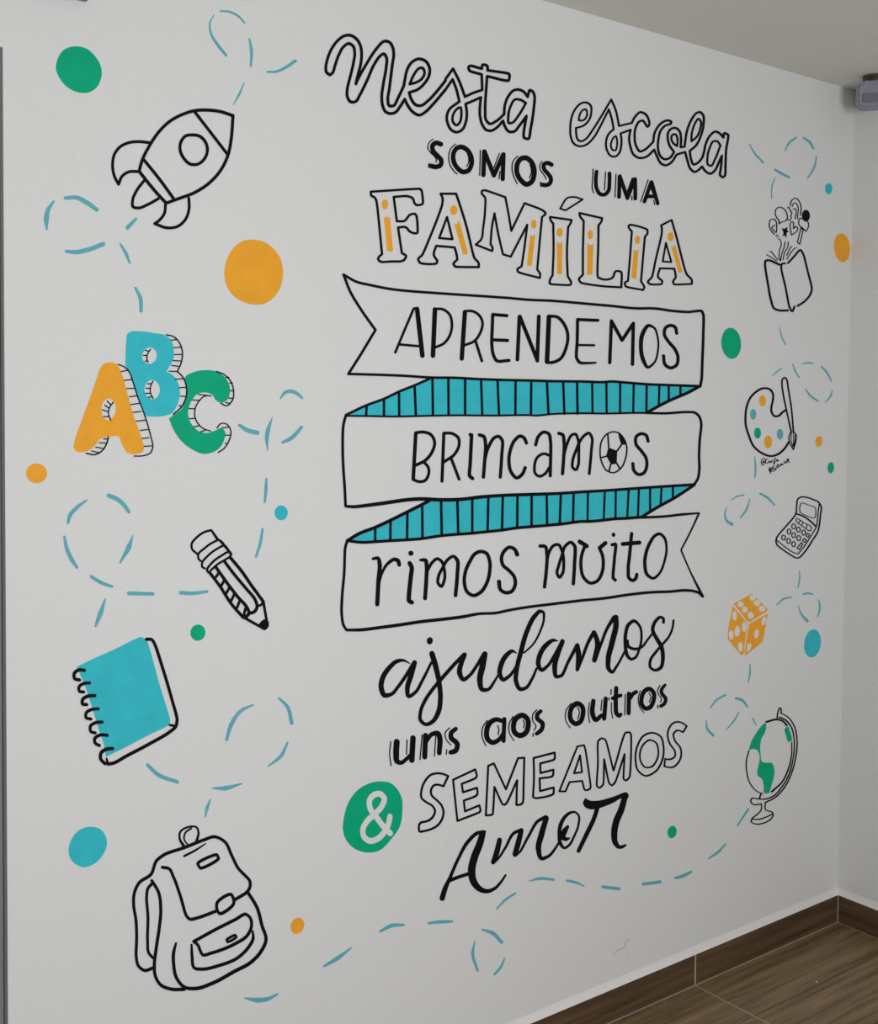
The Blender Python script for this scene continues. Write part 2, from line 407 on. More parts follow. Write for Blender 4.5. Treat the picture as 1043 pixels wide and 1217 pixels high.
def build_mural(text):
    reg = (0.0, 0.0, 1.0); thing = None; part = None; jobs = []
    for line in text.strip().splitlines():
        line = line.strip()
        if not line or line[0] == '#': continue
        if line[0] == '@':
            a = line[1:].split(); reg = (float(a[0]), float(a[1]), float(a[2]) if len(a) > 2 else 6.993); continue
        if line.startswith('thing '):
            f = [q.strip() for q in line[6:].split('|')]; jobs.append({'f': f, 'parts': []}); continue
        if line.startswith(('part ', 'sub ')):
            a = line.split(); jobs[-1]['parts'].append((line[0] == 's' and a[0] == 'sub', a[1], a[2], [])); continue
        jobs[-1]['parts'][-1][3].append((line, reg))
    for jb in jobs:
        f = jb['f']
        root = None; last = None; made = []
        plist = []
        for is_sub, name, mat, items in jb['parts']:
            if name not in ('shadow_line', 'fold_stripe', 'orange_centre'): plist.append((is_sub, name, mat, items)); continue
            for line, reg in items:                     # every single stripe or line is a piece of its own
                if line[0] != 'l': plist.append((is_sub, name, mat, [(line, reg)])); continue
                head, body = line.split(':', 1); cur = ''; pr = []
                for t in body.split():
                    if t[0] == '@': cur = t
                    else: pr.append((cur + ' ' + t).strip())
                for q in range(0, len(pr) - 1, 2): plist.append((is_sub, name, mat, [(head + ': ' + pr[q] + ' ' + pr[q + 1], reg)]))
        for is_sub, name, mat, items in plist:
            bm = bmesh.new(); lay = LAYER[mat]
            for line, reg in items:
                head, body = line.split(':', 1); h = head.split()
                if h[0] in 'sc':
                    pts = parse_pts(body, reg, float(h[1]))
                    add_stroke(bm, smooth(pts, h[0] == 'c'), h[0] == 'c', lay)
                elif h[0] == 'l':                       # several straight strokes, two points each
                    pts = parse_pts(body, reg, float(h[1]))
                    for q in range(0, len(pts) - 1, 2): add_stroke(bm, pts[q:q + 2], False, lay)
                elif h[0] == 'f':
                    add_fill(bm, [smooth(parse_pts(r, reg, 1), True) for r in body.split(';')], lay)
                elif h[0] == 'e' or h[0] == 'o':
                    for spec in body.split(';'):
                        a = [float(q) for q in spec.replace(",", " ").split()]; t = math.radians(a[4]) if len(a) > 4 else 0
                        ring = []
                        for q in range(28):
                            x = a[2] * math.cos(q * math.pi / 14); y = a[3] * math.sin(q * math.pi / 14)
                            ring.append((reg[0] + (a[0] + x * math.cos(t) - y * math.sin(t)) / reg[2], reg[1] + (a[1] + x * math.sin(t) + y * math.cos(t)) / reg[2], float(h[1]) / reg[2] if h[0] == 'o' else 1, False))
                        if h[0] == 'e': add_fill(bm, [ring], lay)
                        else: add_stroke(bm, ring, True, lay)
            made.append((is_sub, name, mat, bm))
        if len(made) == 1:                              # a thing of one piece
            co = [v.co for v in made[0][3].verts]
            c = Vector(((min(v.x for v in co) + max(v.x for v in co)) / 2, 0, min(v.z for v in co)))
            bmesh.ops.translate(made[0][3], verts=made[0][3].verts, vec=-c)
            root = obj_from_bm(f[0], made[0][3], M[made[0][2]]); root.location = c
        else:
            co = [v.co.copy() for p in made for v in p[3].verts]
            c = Vector(((min(v.x for v in co) + max(v.x for v in co)) / 2, 0, min(v.z for v in co)))
            root = empty(f[0], c)
            for is_sub, name, mat, bm in made:
                bmesh.ops.translate(bm, verts=bm.verts, vec=-c)
                o = obj_from_bm(name, bm, M[mat], last if is_sub else root)
                if not is_sub: last = o
        tag(root, f[1], f[2], f[3] if len(f) > 3 and f[3] else None)

MURAL = """
thing painted_word | outlined script lettering reading Nesta at the head of the mural | lettering
@380 20
part letter black
s 24: 82,484 52,460 48,420 62,350 100,260 150,195 200,160 250,154 300,182 335,240 345,310 338,390 318,470 297,555* 340,470 390,385 450,290 520,210 545,202 580,215 605,260 612,310 600,400 575,600 563,690 575,740 610,740 650,670 695,575
s 24: 82,484 105,465 120,420 150,330 195,250 240,222 275,245 288,300 278,380 250,500 225,610 228,670 255,708 295,705 330,650 390,530 450,395 500,325 530,308 552,340 548,430 525,560 512,670 520,740 545,790 585,805 625,795 665,745 703,685
s 20: 325,470 300,560
part letter black
s 24: 695,575 705,520 720,450 760,380 820,350 880,372 910,430 905,490 870,550 810,605 740,630* 760,690 800,735 840,738 900,695 970,620 1042,530
s 24: 703,685 730,740 775,795 825,818 870,795 940,725 1042,605
c 22: 745,560* 775,490 820,430 850,425 868,460 850,510 800,545
@500 50
part letter black
s 22: 203,308 265,222* 310,310 365,455* 430,425 508,398
s 22: 203,395 262,310* 295,400 318,495* 290,515 235,560 213,620 222,680 250,730 295,750 340,730 370,670 380,590 370,515* 430,490 497,460
c 20: 328,545 335,600 320,670 295,692 265,665 262,620 285,570 315,545
part letter black
s 22: 508,398 503,270* 400,235 395,205 410,198 505,222* 510,190 550,200 552,235* 730,265 735,280 728,318 548,285* 540,400 532,560 540,650 570,680 620,660 690,600
s 22: 497,460* 490,520 490,620 510,690 540,730 580,738 630,710 680,655
part letter black
s 22: 690,600 695,530 725,450 770,402 810,395 850,412 885,455* 905,400 930,415 942,450 935,560 910,720 890,805 855,795 852,760 875,615* 820,690 770,745 730,745 700,710 680,655
c 20: 870,508* 830,482 780,478 745,530 725,610 730,675 760,670 810,610
thing painted_word | thinner outlined script lettering reading escola, right of Nesta | lettering
@620 60
part letter black
c 15: 470,580* 480,530 505,495 528,490 540,520 530,560 505,582
s 16: 447,645* 510,625 560,570 575,510 568,455 535,433 490,440 440,490 410,560 400,640 405,720 430,775 480,797 530,785 590,730 650,630
s 16: 447,645 450,700 465,745 490,755 530,735 580,670 650,560
part letter black
s 16: 650,630 720,490* 745,570 760,655* 715,700 697,760 705,830 735,875 770,883 805,855 822,800 825,740 818,690* 900,660
s 16: 650,560 740,408* 775,490 805,628* 910,603
c 14: 778,712 790,770 775,830 755,830 738,800 745,750 765,718
@735 90
part letter black
s 18: 106,393* 135,340 180,303 220,320 248,370 252,405 238,425 222,405 200,375 170,380 140,430 130,510 145,590 175,630 215,615 285,550
s 18: 96,450* 85,520 95,590 125,660 175,685 225,675 293,615
part letter black
s 18: 285,550 295,480 320,430 365,385 410,372 435,385 430,400 385,415 345,460 328,530 325,610 345,670 380,695 420,685 458,635* 420,580 405,520 410,470 440,438 475,436 505,465 515,520 512,595* 545,590
c 16: 482,585* 450,560 435,520 445,490 470,488 487,530
s 18: 293,615 320,680 350,730 390,745 430,725 480,655* 550,635
part letter black
s 18: 545,590 550,550 565,460 600,370 645,310 675,303 700,330 703,400 680,500 640,580 588,625* 600,700 620,738 660,720 693,680
c 16: 602,545* 605,480 635,390 660,358 680,380 675,440 645,510
s 18: 550,635 570,710 595,775 630,800 660,785 690,755
part letter black
s 18: 690,755 720,795 760,815 795,790 830,720 855,665* 850,740 842,830 865,845 880,830 885,740 890,620 905,490 875,478 868,515* 830,475 800,465 755,500 720,570 705,640 693,680
c 16: 843,580* 815,545 785,545 750,610 735,680 740,740 765,750 800,690
thing painted_word | bold black capitals SOMOS with thin shadow lines | lettering
@500 50
part letter black
s 38: 165,850 125,838 95,860 98,900 140,950 168,985 160,1025 125,1038 82,1030
sub shadow_line black
s 8: 98,808 68,835 55,880 80,920 115,955 128,980 122,1000
l 9: 65,1010 62,1040
part letter black
c 38: 335,872 385,900 418,960 418,1020 390,1070 350,1080 300,1045 268,980 275,910 300,880
sub shadow_line black
s 8: 288,848 250,880 230,940 240,1020 270,1070 298,1097
s 8: 382,918 395,960 392,1010 378,1033
part letter black
l 36: 524,910 518,1104 526,910 605,1108 605,1108 682,935 684,935 678,1138
sub shadow_line black
l 8: 492,900 487,1110 650,925 605,1045 655,1075 647,1135
part letter black
c 40: 865,962 910,990 938,1050 938,1110 915,1165 880,1183 830,1150 795,1080 805,1000 830,970
sub shadow_line black
s 8: 803,948 765,990 755,1050 770,1120 798,1178
s 8: 905,1020 916,1060 912,1100 900,1130
@620 60
part letter black
s 33: 245,950 210,935 180,948 182,985 215,1025 238,1060 230,1105 195,1120 165,1115
sub shadow_line black
s 7: 165,920 145,960 155,1000 185,1040 200,1070
l 8: 152,1095 155,1130
thing painted_word | bold black capitals UMA with thin shadow lines | lettering
part letter black
s 30: 618,1008 612,1080 620,1150 650,1195 685,1198 715,1170 725,1100 726,1022
sub shadow_line black
s 7: 590,985 585,1080 583,1150 595,1185
l 7: 693,1010 684,1160
@0 0 1
part letter black
l 4.4: 735.7,210 735.1,234 736,209.5 745,235.5 745,235.5 753.6,213 754.3,213 754.4,236
sub shadow_line black
l 1: 731.5,207 730.3,234.3 750.8,211.6 745.1,227.3 750.4,233 750.4,238
@735 90
part letter black
l 30: 268,885 212,1045 272,885 322,1062 232,1003 296,1003
sub shadow_line black
l 7: 243,865 180,1048 268,940 285,980 288,1035 298,1072
thing painted_word | outlined serif capitals FAMÍLIA with orange candle-like centres | lettering
@430 200
part letter black
c 19: 72,195* 480,172 492,182 505,285 500,298 450,305 435,290 420,250 380,233 262,238* 288,440* 350,438 400,385 440,380 450,395 460,480 455,540 430,540 395,525 365,492 298,492* 330,705* 365,730 345,765 240,775 150,775 132,755 145,730 165,715* 150,560 118,270 105,245 75,225
sub orange_centre orange
e: 190,300 27 42
f: 180,400* 195,418* 207,392* 215,415* 230,400* 258,680* 252,690 215,690 207,680*
part letter black
c 19: 652,212* 780,212* 800,270 860,460 935,750 968,790 968,822* 770,815 758,795 790,760* 785,720 768,658* 615,645* 595,720 625,775 615,792 480,785 465,755 495,725 560,580 665,300 668,250
c 18: 705,405* 750,590* 640,580*
sub orange_centre orange
e: 762,348 30 40
f: 765,460* 790,466* 803,432* 815,462* 880,705* 868,716 840,718*
@550 200
part letter black
c 17: 155,190 175,183 350,240* 375,370 400,520* 510,290* 660,350 685,375 655,405* 640,560 615,840* 640,885 635,912* 455,860 450,840 485,815* 510,650 532,470* 475,580 395,735* 330,715* 290,540 260,375* 240,480 227,630* 245,665 240,688* 105,635* 150,590 165,500 182,340 180,240 155,210
sub orange_centre orange
e: 588,465 22 38
f: 560,545* 572,568* 580,562* 600,545* 570,812* 530,808*
part letter black
c 17: 722,405* 900,430* 895,450 872,490* 862,700 868,895* 898,955 890,968 800,968 718,955 722,925 742,890* 750,700 748,460* 725,430
c 14: 805,335* 870,245 930,240 992,260* 850,350*
sub orange_centre orange
e: 803,533 25 38
f: 780,610* 800,627* 825,610* 822,880* 782,880*
@680 220
part letter black
c 17: 57,232* 245,275* 240,300 215,335* 213,500 212,768 240,780 290,785 330,770 360,715 400,720 405,850* 230,838 65,808 52,785 85,745* 85,550 92,300* 60,255
sub orange_centre orange
e: 148,412 22 38
f: 123,480* 147,502* 172,485* 165,745* 122,745*
part letter black
c 16: 465,338 480,330 620,372 622,400 600,430* 585,600 568,800* 595,850 585,872* 440,840 432,815 460,795* 475,620 492,385* 470,360
sub orange_centre orange
e: 540,455 22 35
f: 510,530* 530,552* 550,530* 530,780* 490,770*
part letter black
c 16: 735,335* 822,290* 860,420 950,745 990,790 990,822* 840,822 835,800 855,770 845,695* 725,692* 710,765 745,800 740,820 640,822 625,805 655,770 690,620 740,400 740,355
c 14: 775,480* 820,640* 748,635*
sub orange_centre orange
e: 815,430 25 38
f: 820,510* 840,518* 850,495* 858,515* 913,720* 885,735*
thing ribbon_banner | black outlined ribbon banner folded twice with teal striped folds | banner
@400 315
part banner_outline black
s 21: 55,80* 165,140 270,165 450,200 640,220 850,235 1042,248 @540,330 250,155 460,170 600,183 800,192 1042,212 @690,340 250,165 450,185 620,187 750,205 900,215 960,208 1000,208 1015,235 1015,400 1008,600 1000,780 990,832
s 21: @690,340 990,832* 800,825 540,815 350,800 250,793 190,798 0,793 @540,330 800,860 640,855 400,850 200,843 0,832 @400,315 790,935 550,920 350,912 95,905* 200,740 320,540* 200,370 110,220 55,80
@400 480
part banner_outline black
s 22: 75,92 55,170 48,380 55,560 65,700 72,850* 130,855,26 350,830,30 600,795,30 700,790,30 860,797,30 1042,792,28 @540,480 200,775,28 400,760,26 640,752,26 900,742,24 1042,732,24 @690,450 200,930 450,912 700,895 940,880
s 20: @690,450 540,285 700,288 880,278 950,285 985,320 998,370 985,520 980,650 982,760 970,830 940,880
@400 590
part banner_outline black
s 22: 85,370 70,420 60,640 42,850 40,980 55,1070 80,1110* 200,1108,26 350,1090,26 500,1070,26 700,1040,26 900,1018,26 1042,1000,26 @540,590 200,975 340,968 450,945 600,920 800,895 1042,865 @690,560 200,1055 400,1025 600,1005 740,1000 860,990 930,995 980,1012 1010,1040* 910,840,11 830,655,11* 910,500,11 980,348,14* 850,358,20 700,375,20 500,385,20
part teal_fold teal
f: @400,480 75,95* @400,315 240,1172 400,1112 520,1052 650,1000 780,940* 1042,942 @540,330 200,843 400,850 640,855 800,860 1042,862 @690,340 250,795 350,800 540,815 800,825 985,834* @690,450 900,110 740,180 640,230 555,280* 440,285 200,290 0,288 @540,480 800,85 680,97 600,93 350,97 0,95 @400,480 800,98 600,103 480,105 300,102
sub fold_stripe black
s 20: @400,480 75,92* @400,315 240,1168 400,1108 520,1050 650,998 780,940
s 24: @690,340 985,832 @690,450 900,110 740,180 640,230 555,278
s 16: @690,450 555,285 440,285 200,290 0,288 @540,480 800,85 680,97 600,93 350,97 0,95 @400,480 800,98 600,103 480,105 300,102 75,99
l 20: @400,315 247,1170 @400,480 242,95 @400,315 390,1112 @400,480 390,95 @400,315 515,1060 @400,480 517,95 @400,315 645,1010 @400,480 655,92 @400,315 793,945 @400,480 797,92 @400,315 925,945 @400,480 927,92
l 20: @540,330 85,850 85,1135 218,850 228,1135 355,855 367,1135 505,860 503,1135 635,860 632,1135 765,865 778,1130 900,865 910,1130 1015,865 1020,1130
l 18: @690,450 92,32 95,285 210,32 212,285 325,32 323,285 437,42 433,282 545,52 542,275 650,57 645,225 728,62 728,185 825,66 825,135
part teal_fold teal
f: @400,480 85,1140* 180,1082 320,1027 450,967 590,897 700,840 770,803* 860,800 1042,795 @540,480 200,780 400,765 640,755 900,745 1042,736 @690,450 200,932 450,914 700,897 940,882* 900,910 760,1000 650,1060 510,1145* 390,1160 280,1165 150,1180 50,1187 0,1187 @540,480 870,1000 760,1010 640,1020 520,1030 380,1050 270,1062 140,1075 0,1085 @400,480 870,1095 700,1120 440,1137 320,1145 200,1150
sub fold_stripe black
s 26: @400,480 85,1138 180,1080 320,1025 450,965 590,895 700,840 770,803
s 24: @690,450 940,882 900,910 760,1000 650,1060 510,1145
s 24: @690,450 510,1150 390,1160 280,1165 150,1180 50,1187 0,1187 @540,480 870,1000 760,1010 640,1020 520,1030 380,1050 270,1062 140,1075 0,1085 @400,480 870,1095 700,1120 440,1137 320,1145 200,1150 95,1138
l 21: @400,480 318,1035 317,1140 445,975 443,1133 585,910 582,1120 708,845 710,1112 865,805 870,1090 1000,800 1007,1078
l 20: @540,480 20,800 28,1075 145,790 145,1068 278,780 272,1055 398,770 392,1042 520,760 518,1028 638,758 637,1015 763,755 767,1005 880,750 872,995 987,745 982,982
l 17: @690,450 57,945 53,1180 197,935 188,1172 288,930 286,1162 395,920 383,1156 480,915 472,1146 573,910 573,1098 668,905 660,1048 762,897 762,990
thing painted_word | tall thin black capitals APRENDEMOS on the top banner | lettering
@400 315
part letter black
s 20: 668,358 638,362* 560,545 485,726
l 38: 666,366 710,752
l 20: 520,660 690,675
part letter black
l 38: 814,370 798,752
s 21: 812,365 880,368 935,410 955,490 935,590 890,650 815,685
@540 330
part letter black
l 36: 84,286 58,672
s 21: 80,280 140,277 200,310 230,370 215,450 165,525 80,562
l 22: 170,520 225,692
part letter black
s 26: 432,316 315,306* 312,400 308,560 320,640 345,688 450,688
l 26: 320,517 438,522
part letter black
l 30: 520,680 537,325 540,322 685,685 685,690 698,322
part letter black
l 38: 782,326 766,698
s 25: 780,320 850,327 910,390 938,470 925,580 870,680 800,706 765,703
@690 340
part letter black
s 25: 140,285 60,282 -29,278* -32,450 -36,600 -15,632 60,640,20 120,637,16
l 18: -30,490 108,492
part letter black
s 27: 238,636 252,290* 340,450* 434,310* 427,650
part letter black
c 30: 562,328,26 510,400,34 497,500,32 515,610,32 555,675,22 605,640,15 638,540,14 635,420,14 605,345,16
part letter black
s 26: 795,392 780,340 745,327 700,350 692,400 725,460 780,525 805,590 790,660 745,680 700,655 685,580
thing painted_word | thin black lettering BRINCAMOS with a football for its O | lettering
@400 480
part letter black
l 30: 655,248 634,625
s 25: 655,240 720,234 780,255 812,320 795,390 740,465 655,510
s 24: 725,485 760,530 760,590 730,638 680,646 632,628
part letter black
l 26: 888,248 873,642
s 24: 888,243 960,247 1010,285 1015,340 980,415 885,485
l 24: 950,455 1015,626
@540 480
part letter black
s 29: 128,256 140,258* 128,500 125,600 148,620
part letter black
s 28: 205,258 240,270 255,330 248,480 238,608
s 26: 250,460 275,370 330,280 365,270 393,300 390,430 378,608
part letter black
s 27: 595,325 575,282 545,267 500,300 460,390 450,480 470,570 515,615 560,585 585,530
part letter black
s 26: 672,340 695,270 740,234 780,248 795,310 793,598
s 22: 790,430 740,414 690,440 662,520 670,580 700,602 750,580 785,530
part letter black
s 27: 865,245 895,255 908,320 905,440 895,580
s 22: 905,440 930,340 970,260 1000,250 1025,300 1030,420 1025,510 1005,548 980,530 980,470 1010,380 1040,310 @690,450 30,470 65,452 90,490 85,600 68,790
@690 450
part football black
c 11: 265,442 310,450 350,490 378,560 370,660 330,745 265,782 215,765 170,690 158,600 175,510 215,460
f: 228,572* 300,600* 295,705* 250,715* 210,640*
f: 310,455* 345,485 372,548* 335,550* 322,510
l 12: 222,462 230,570 300,600 335,550 210,645 162,658 245,715 232,772 295,700 320,745
part letter black
s 25: 557,520 540,470 505,457 460,480 455,540 500,600 540,660 545,730 520,785 480,797 440,765 430,705
thing painted_word | black lettering rimos on the lowest banner | lettering
@400 590
part letter black
s 35: 300,518,22 340,512,28 355,560 345,700 335,895
s 26: 352,720,16 370,650,18 420,560,24 480,522,30 508,535,34 518,568,30
part letter black
s 36: 604,555 620,585 612,680 600,868 622,880
e: 615,472 21 21
part letter black
s 32: 695,528,22 735,530 745,580 742,700 732,846
s 24: 750,620 790,550 835,517 870,540 890,600 893,690 865,748 840,720 845,660 880,590 920,525 970,497 1000,530,30 1000,650,30 985,822,30
@540 590
part letter black
c 28: 215,457 260,470 290,540 290,620 265,720 215,795 155,823 105,795 80,720 90,620 125,540 170,475
part letter black
s 28: 518,482,34 495,437 455,422 410,455 388,510 400,570 450,615 495,670 500,740 470,790 425,800 380,775 367,708,34
thing painted_word | black lettering muito at the swallow-tail end of the lowest banner | lettering
part letter black
s 27: 708,412 750,415 765,480 760,620 745,752
s 24: 765,540 785,460 825,405 860,400 890,450 905,540 895,640 870,672 850,640 865,570 890,490 920,410 965,380 995,410,28 995,560,28 985,726,28
@690 560
part letter black
l 34: -12,585 48,622
s 26: 30,625 5,700 0,800 20,880 80,930 130,915 175,840 185,760 175,690 157,648
l 32: 154,638 203,596
part letter black
s 25: 258,612 285,605 278,720 268,890 285,905
e: 270,528 14 18
part letter black
s 27: 420,518 405,680 392,820 400,890 430,908 455,890 463,858
l 32: 346,605 485,593
part letter black
c 24: 650,520,24 690,550,22 710,630,18 695,740,18 650,850,18 600,890,22 550,860,26 530,780,28 540,680,28 575,590,26 615,535,24
thing painted_word | flowing black brush script ajudamos below the banner | lettering
@440 720
part letter black
s 20: 325,478,8 270,452,22 220,460,32 150,520,38 100,600,42 90,690,44 115,742,40 170,735,28 230,670,26 300,570,28 362,472,34
s 30: 366,472,40 335,580,44 305,690,40 315,752,30 370,720,26 430,620,24 505,470,20
part letter black
s 40: 510,398,46 540,500,46 570,640,40 580,760,40 560,890,40 510,965,32 460,985,28 415,950,30 415,880,28 450,790,28 510,700,28 585,610,30 720,460,28 778,405,34
e: 492,290 24 30 10
part letter black
s 40: 782,405,36 755,470,40 740,560,44 770,612,32 820,580,26 880,500,26 943,400,34
s 40: 950,400,44 930,500,52 908,620,48 928,695,36 975,695,26 @580,710 45,705,20 80,645,14
@580 710
part letter black
s 30: 232,462,8 200,445,26 150,480,38 105,560,42 95,640,38 120,683,32 165,660,26 215,600,22 250,530,20
s 30: 295,460,12 370,390,14 430,280,16 460,180,18 455,122,22 430,114,28 380,160,36 320,280,38 270,450,40 235,600,36 230,700,36 265,762,32 310,752,26 360,680,22 400,590,18
part letter black
s 30: 575,360,8 540,355,26 480,395,38 430,470,40 415,560,38 440,603,30 490,570,24 550,480,26 615,368,34
s 30: 615,365,38 575,470,42 550,580,42 565,658,30 605,650,24 660,540,24 735,398,30
part letter black
s 30: 738,398,36 748,470,46 738,600,28* 780,500,24 830,370,26 875,290,32
s 30: 878,290,34 905,370,42 880,522,38* 930,400,22 990,250,24 @680,715 345,130,34
s 40: @680,715 360,130,42 360,200,46 325,350,46 295,480,42 300,560,34 325,586,24 370,530,18 440,400,16
@680 715
part letter black
c 25: 510,160,26 555,200,20 572,290,18 555,390,18 520,465,20 485,478,22 455,450,28 437,350,28 440,270,28 465,190,28
s 22: 455,325,22 462,370,24 510,393,24 570,380,18 620,320,16 670,255,16
part letter black
s 25: 755,172,22 752,138,22 730,128,22 690,160,26 665,230,28 700,310,32 735,370,34 750,450,32 730,550,26 685,570,22 645,545,22 645,490,22 690,420,20 750,350,18 800,290,16 830,215,16 838,155,16
thing painted_word | small bold black lettering uns with thin shadow lines | lettering
@400 850
part letter black
s 40: 497,222,50 492,320,50 500,382,44 530,395,32 580,360,28 620,320,28
l 46: 632,190 622,372
sub shadow_line black
s 8: 448,218 438,320 450,418
l 8: 582,205 578,325
part letter black
l 42: 736,168 729,345
s 40: 742,220,28 790,157,34 840,152,42 855,190,44 850,312,40
sub shadow_line black
l 8: 708,162 690,368 822,170 810,340
part letter black
s 40: 988,112,32 948,150,38 948,185,40 1000,240,42 985,295,40 945,308,36
sub shadow_line black
s 8: 935,105 900,145 905,195 948,248
l 8: 912,285 908,325
thing painted_word | small bold black lettering aos with thin shadow lines | lettering
@540 830
part letter black
s 40: 400,188,34 340,175,36 290,205,42 265,270,44 275,340,42 310,366,38 370,340,34 405,290,34
l 34: 412,172 405,352
sub shadow_line black
s 8: 270,183 232,240 228,320 258,393
s 8: 357,225 367,260 360,300
part letter black
c 42: 565,140 605,175 610,230 585,290 540,308 500,285 488,220 510,165
sub shadow_line black
s 8: 485,150 452,210 455,290 492,350
s 8: 568,180 580,215 572,245
part letter black
s 34: 715,105,28 685,135,34 685,165,36 730,210,36 720,260,34 680,293,30
sub shadow_line black
s 8: 682,95 650,130 650,190 675,230 660,265
l 8: 652,290 650,315
thing painted_word | small bold black lettering outros with thin shadow lines | lettering
@580 710
part letter black
c 38: 740,880 780,910 785,970 760,1035 725,1050 690,1025 678,960 700,905
sub shadow_line black
s 7: 688,878 645,940 645,1030 680,1083
s 7: 738,908 755,950 742,1010
@680 715
part letter black
s 36: 172,825,36 165,930,40 190,982,36 240,945,30
l 34: 275,805 262,972
sub shadow_line black
s 7: 140,838 130,920 142,1005
l 7: 243,815 235,905
part letter black
s 36: 362,718,34 358,850,36 365,930,36 388,948,32 402,935,24
l 28: 332,803 400,778
sub shadow_line black
l 7: 320,730 318,770 302,800 302,818
s 7: 322,840 322,910 333,968
part letter black
l 34: 468,765 465,926
s 30: 480,800 500,767 528,750
sub shadow_line black
l 7: 438,770 432,940
part letter black
c 34: 635,724 672,755 672,820 640,880 605,888 575,855 575,790 600,740
sub shadow_line black
s 7: 562,740 545,810 560,880 592,922
s 7: 635,758 650,790 637,835
part letter black
s 30: 768,692,22 737,735,28 742,765,30 773,805,30 760,850,28 732,868,26
sub shadow_line black
s 7: 725,695 705,740 720,780 738,810 730,835
l 7: 708,860 708,885
thing painted_word | thin outlined capitals SEMEAMOS beside the green ampersand circle | lettering
@400 850
part letter black
c 17: 925,505* 885,590* 850,578 810,580 782,620 785,660 830,705 870,750 885,800 870,870 830,920 770,950 695,968* 685,965 685,905 700,890* 760,875 800,840 815,790 795,755 740,720 705,690 703,620 730,550 780,495 840,482 890,490
@540 830
part letter black
c 16: -14,676* 170,590* 183,645 175,660 58,710* 68,780* 185,742* 188,795 75,850* 85,938* 205,888* 213,935 205,945 22,1018*
part letter black
c 16: 278,560* 325,540* 425,755* 525,497* 578,492* 572,700 565,865 550,880 512,885* 515,760 518,680* 430,870 410,885 395,875 330,735* 315,960 305,968* 258,972*
part letter black
c 16: 655,495* 830,450* 830,500 820,510 710,540* 712,620* 820,592* 815,640 705,665* 708,770* 822,740* 820,790 670,828 650,820* 658,650
@680 800
part letter black
c 14: -111,982* 40,608* 95,598* 105,630 150,945 145,960 105,972 95,960* 80,895* -25,905* -60,982*
c 14: 62,682* 78,822* 11,832*
part letter black
c 14: 215,560 245,540 270,552 340,810* 440,495 475,492 485,510 470,870 440,892 425,880 432,672* 350,910 325,932 305,915 262,715* 250,930 220,952 203,940 210,750
part letter black
c 14: 660,495 730,525 755,610 745,720 690,815 600,852 545,810 522,710 540,600 590,520
c 13: 640,555 690,575 712,640 700,720 650,780 600,780 565,730 560,660 590,590
part letter black
c 13: 948,440* 918,490* 870,475 840,500 850,560 895,620 903,670 880,740 830,782 762,775* 768,712* 815,715 850,690 850,650 810,590 790,530 800,460 840,412 885,405 920,418
thing ampersand_badge | white ampersand inside a solid green painted circle | badge
@400 850
part circle green
f: 380,550 440,560 500,610 540,690 545,800 525,920 460,1020 340,1130 240,1140 150,1110 80,1040 52,960 58,860 100,720 170,625 260,570 340,550
part ampersand white
s 46: 443,980 400,940 330,850 275,770 270,710 310,660 355,652 392,690 375,750 320,815 250,880 215,950 225,1010 270,1043 330,1030 390,975 425,910 440,842
thing painted_word | large black calligraphic script Amor closing the mural text | lettering
@510 920
part letter black
s 30: 105,1030,44 130,950,40 170,860,26 240,700,24 320,560,28 400,488,28 462,475,16
s 60: 442,490,50 420,570,58 370,700,62 350,800,64 370,900,58 420,955,46 480,972,32 540,950,24 590,900,18 632,838,14
s 28: 160,885,30 240,855,26 330,825,26
part letter black
s 40: 582,548,40 558,650,46 527,732,34* 570,700,16 630,610,18 700,490,24 765,460,24
s 40: 762,470,38 740,560,46 710,665,42* 745,650,16 820,520,20 900,390,24 965,355,28
s 40: 970,365,42 930,500,48 905,620,46 930,700,30 990,680,22 @630,930 203,550,18 240,490,16
@630 930
part letter black
c 20: 370,245,16 400,275,16 398,350,16 360,450,16 320,520,18 280,543,20 250,510,28 238,430,28 250,350,32 290,280,26 330,250,20
s 40: 310,365,22 285,400,44 265,450,52 300,470,26 322,462,12
part letter black
f: 455,128* 490,148 560,150 680,120 795,80 812,95 808,130 755,130 690,165 620,195 560,215 500,222 455,205 437,175
s 50: 785,115,46 755,220,52 710,330,54 695,430,52 705,500,44 735,535,30 770,530,22 790,518,14
s 36: 555,210,34 530,290,34 460,440,34 398,568,30
thing painted_rocket | black outline drawing of a tilted rocket with round window | drawing
@130 115
part rocket_body black
c 26: 1025,158* 1010,350 985,480 930,600 830,715 700,800 580,845 470,885* 400,810 320,715 245,620* 270,530 330,410 420,280 500,205 600,150 700,118 820,112 920,124
l 24: 710,130 980,480
s 25: 285,525 410,680 530,845
part rocket_window black
c 25: 680,318 750,330 800,385 812,450 785,520 735,560 670,560 615,510 585,440 595,370 635,325
part fin black
s 24: 335,383 250,374 170,380 90,415 40,480 25,560 40,660 75,728* 105,660 160,625 240,622
part fin black
s 24: 465,890 455,970 410,1030 375,1055* 480,1090 560,1080 630,1020 660,930 658,845
part flame black
s 24: 285,700 225,780 192,860 195,915 240,925 320,895 405,848
thing painted_letter | orange block letter A with hatched black shadow | letter
@80 380
part letter_face orange
f: 300,370 340,355 400,365 430,400 460,470 490,580 520,690 555,810 600,930 635,1060 628,1095 590,1112 540,1118 495,1105 465,1060 430,975 410,965 330,975 275,990 235,1040 180,1085 130,1100 80,1095 55,1070 60,1010 110,860 180,670 240,500 275,400 ; 340,655 385,680 402,740 385,800 345,835 305,820 285,760 295,690
part shadow_hatching black
s 10: 420,372 470,390 510,430 545,520 580,630 640,790 690,960 708,1060 690,1105 630,1130 555,1133
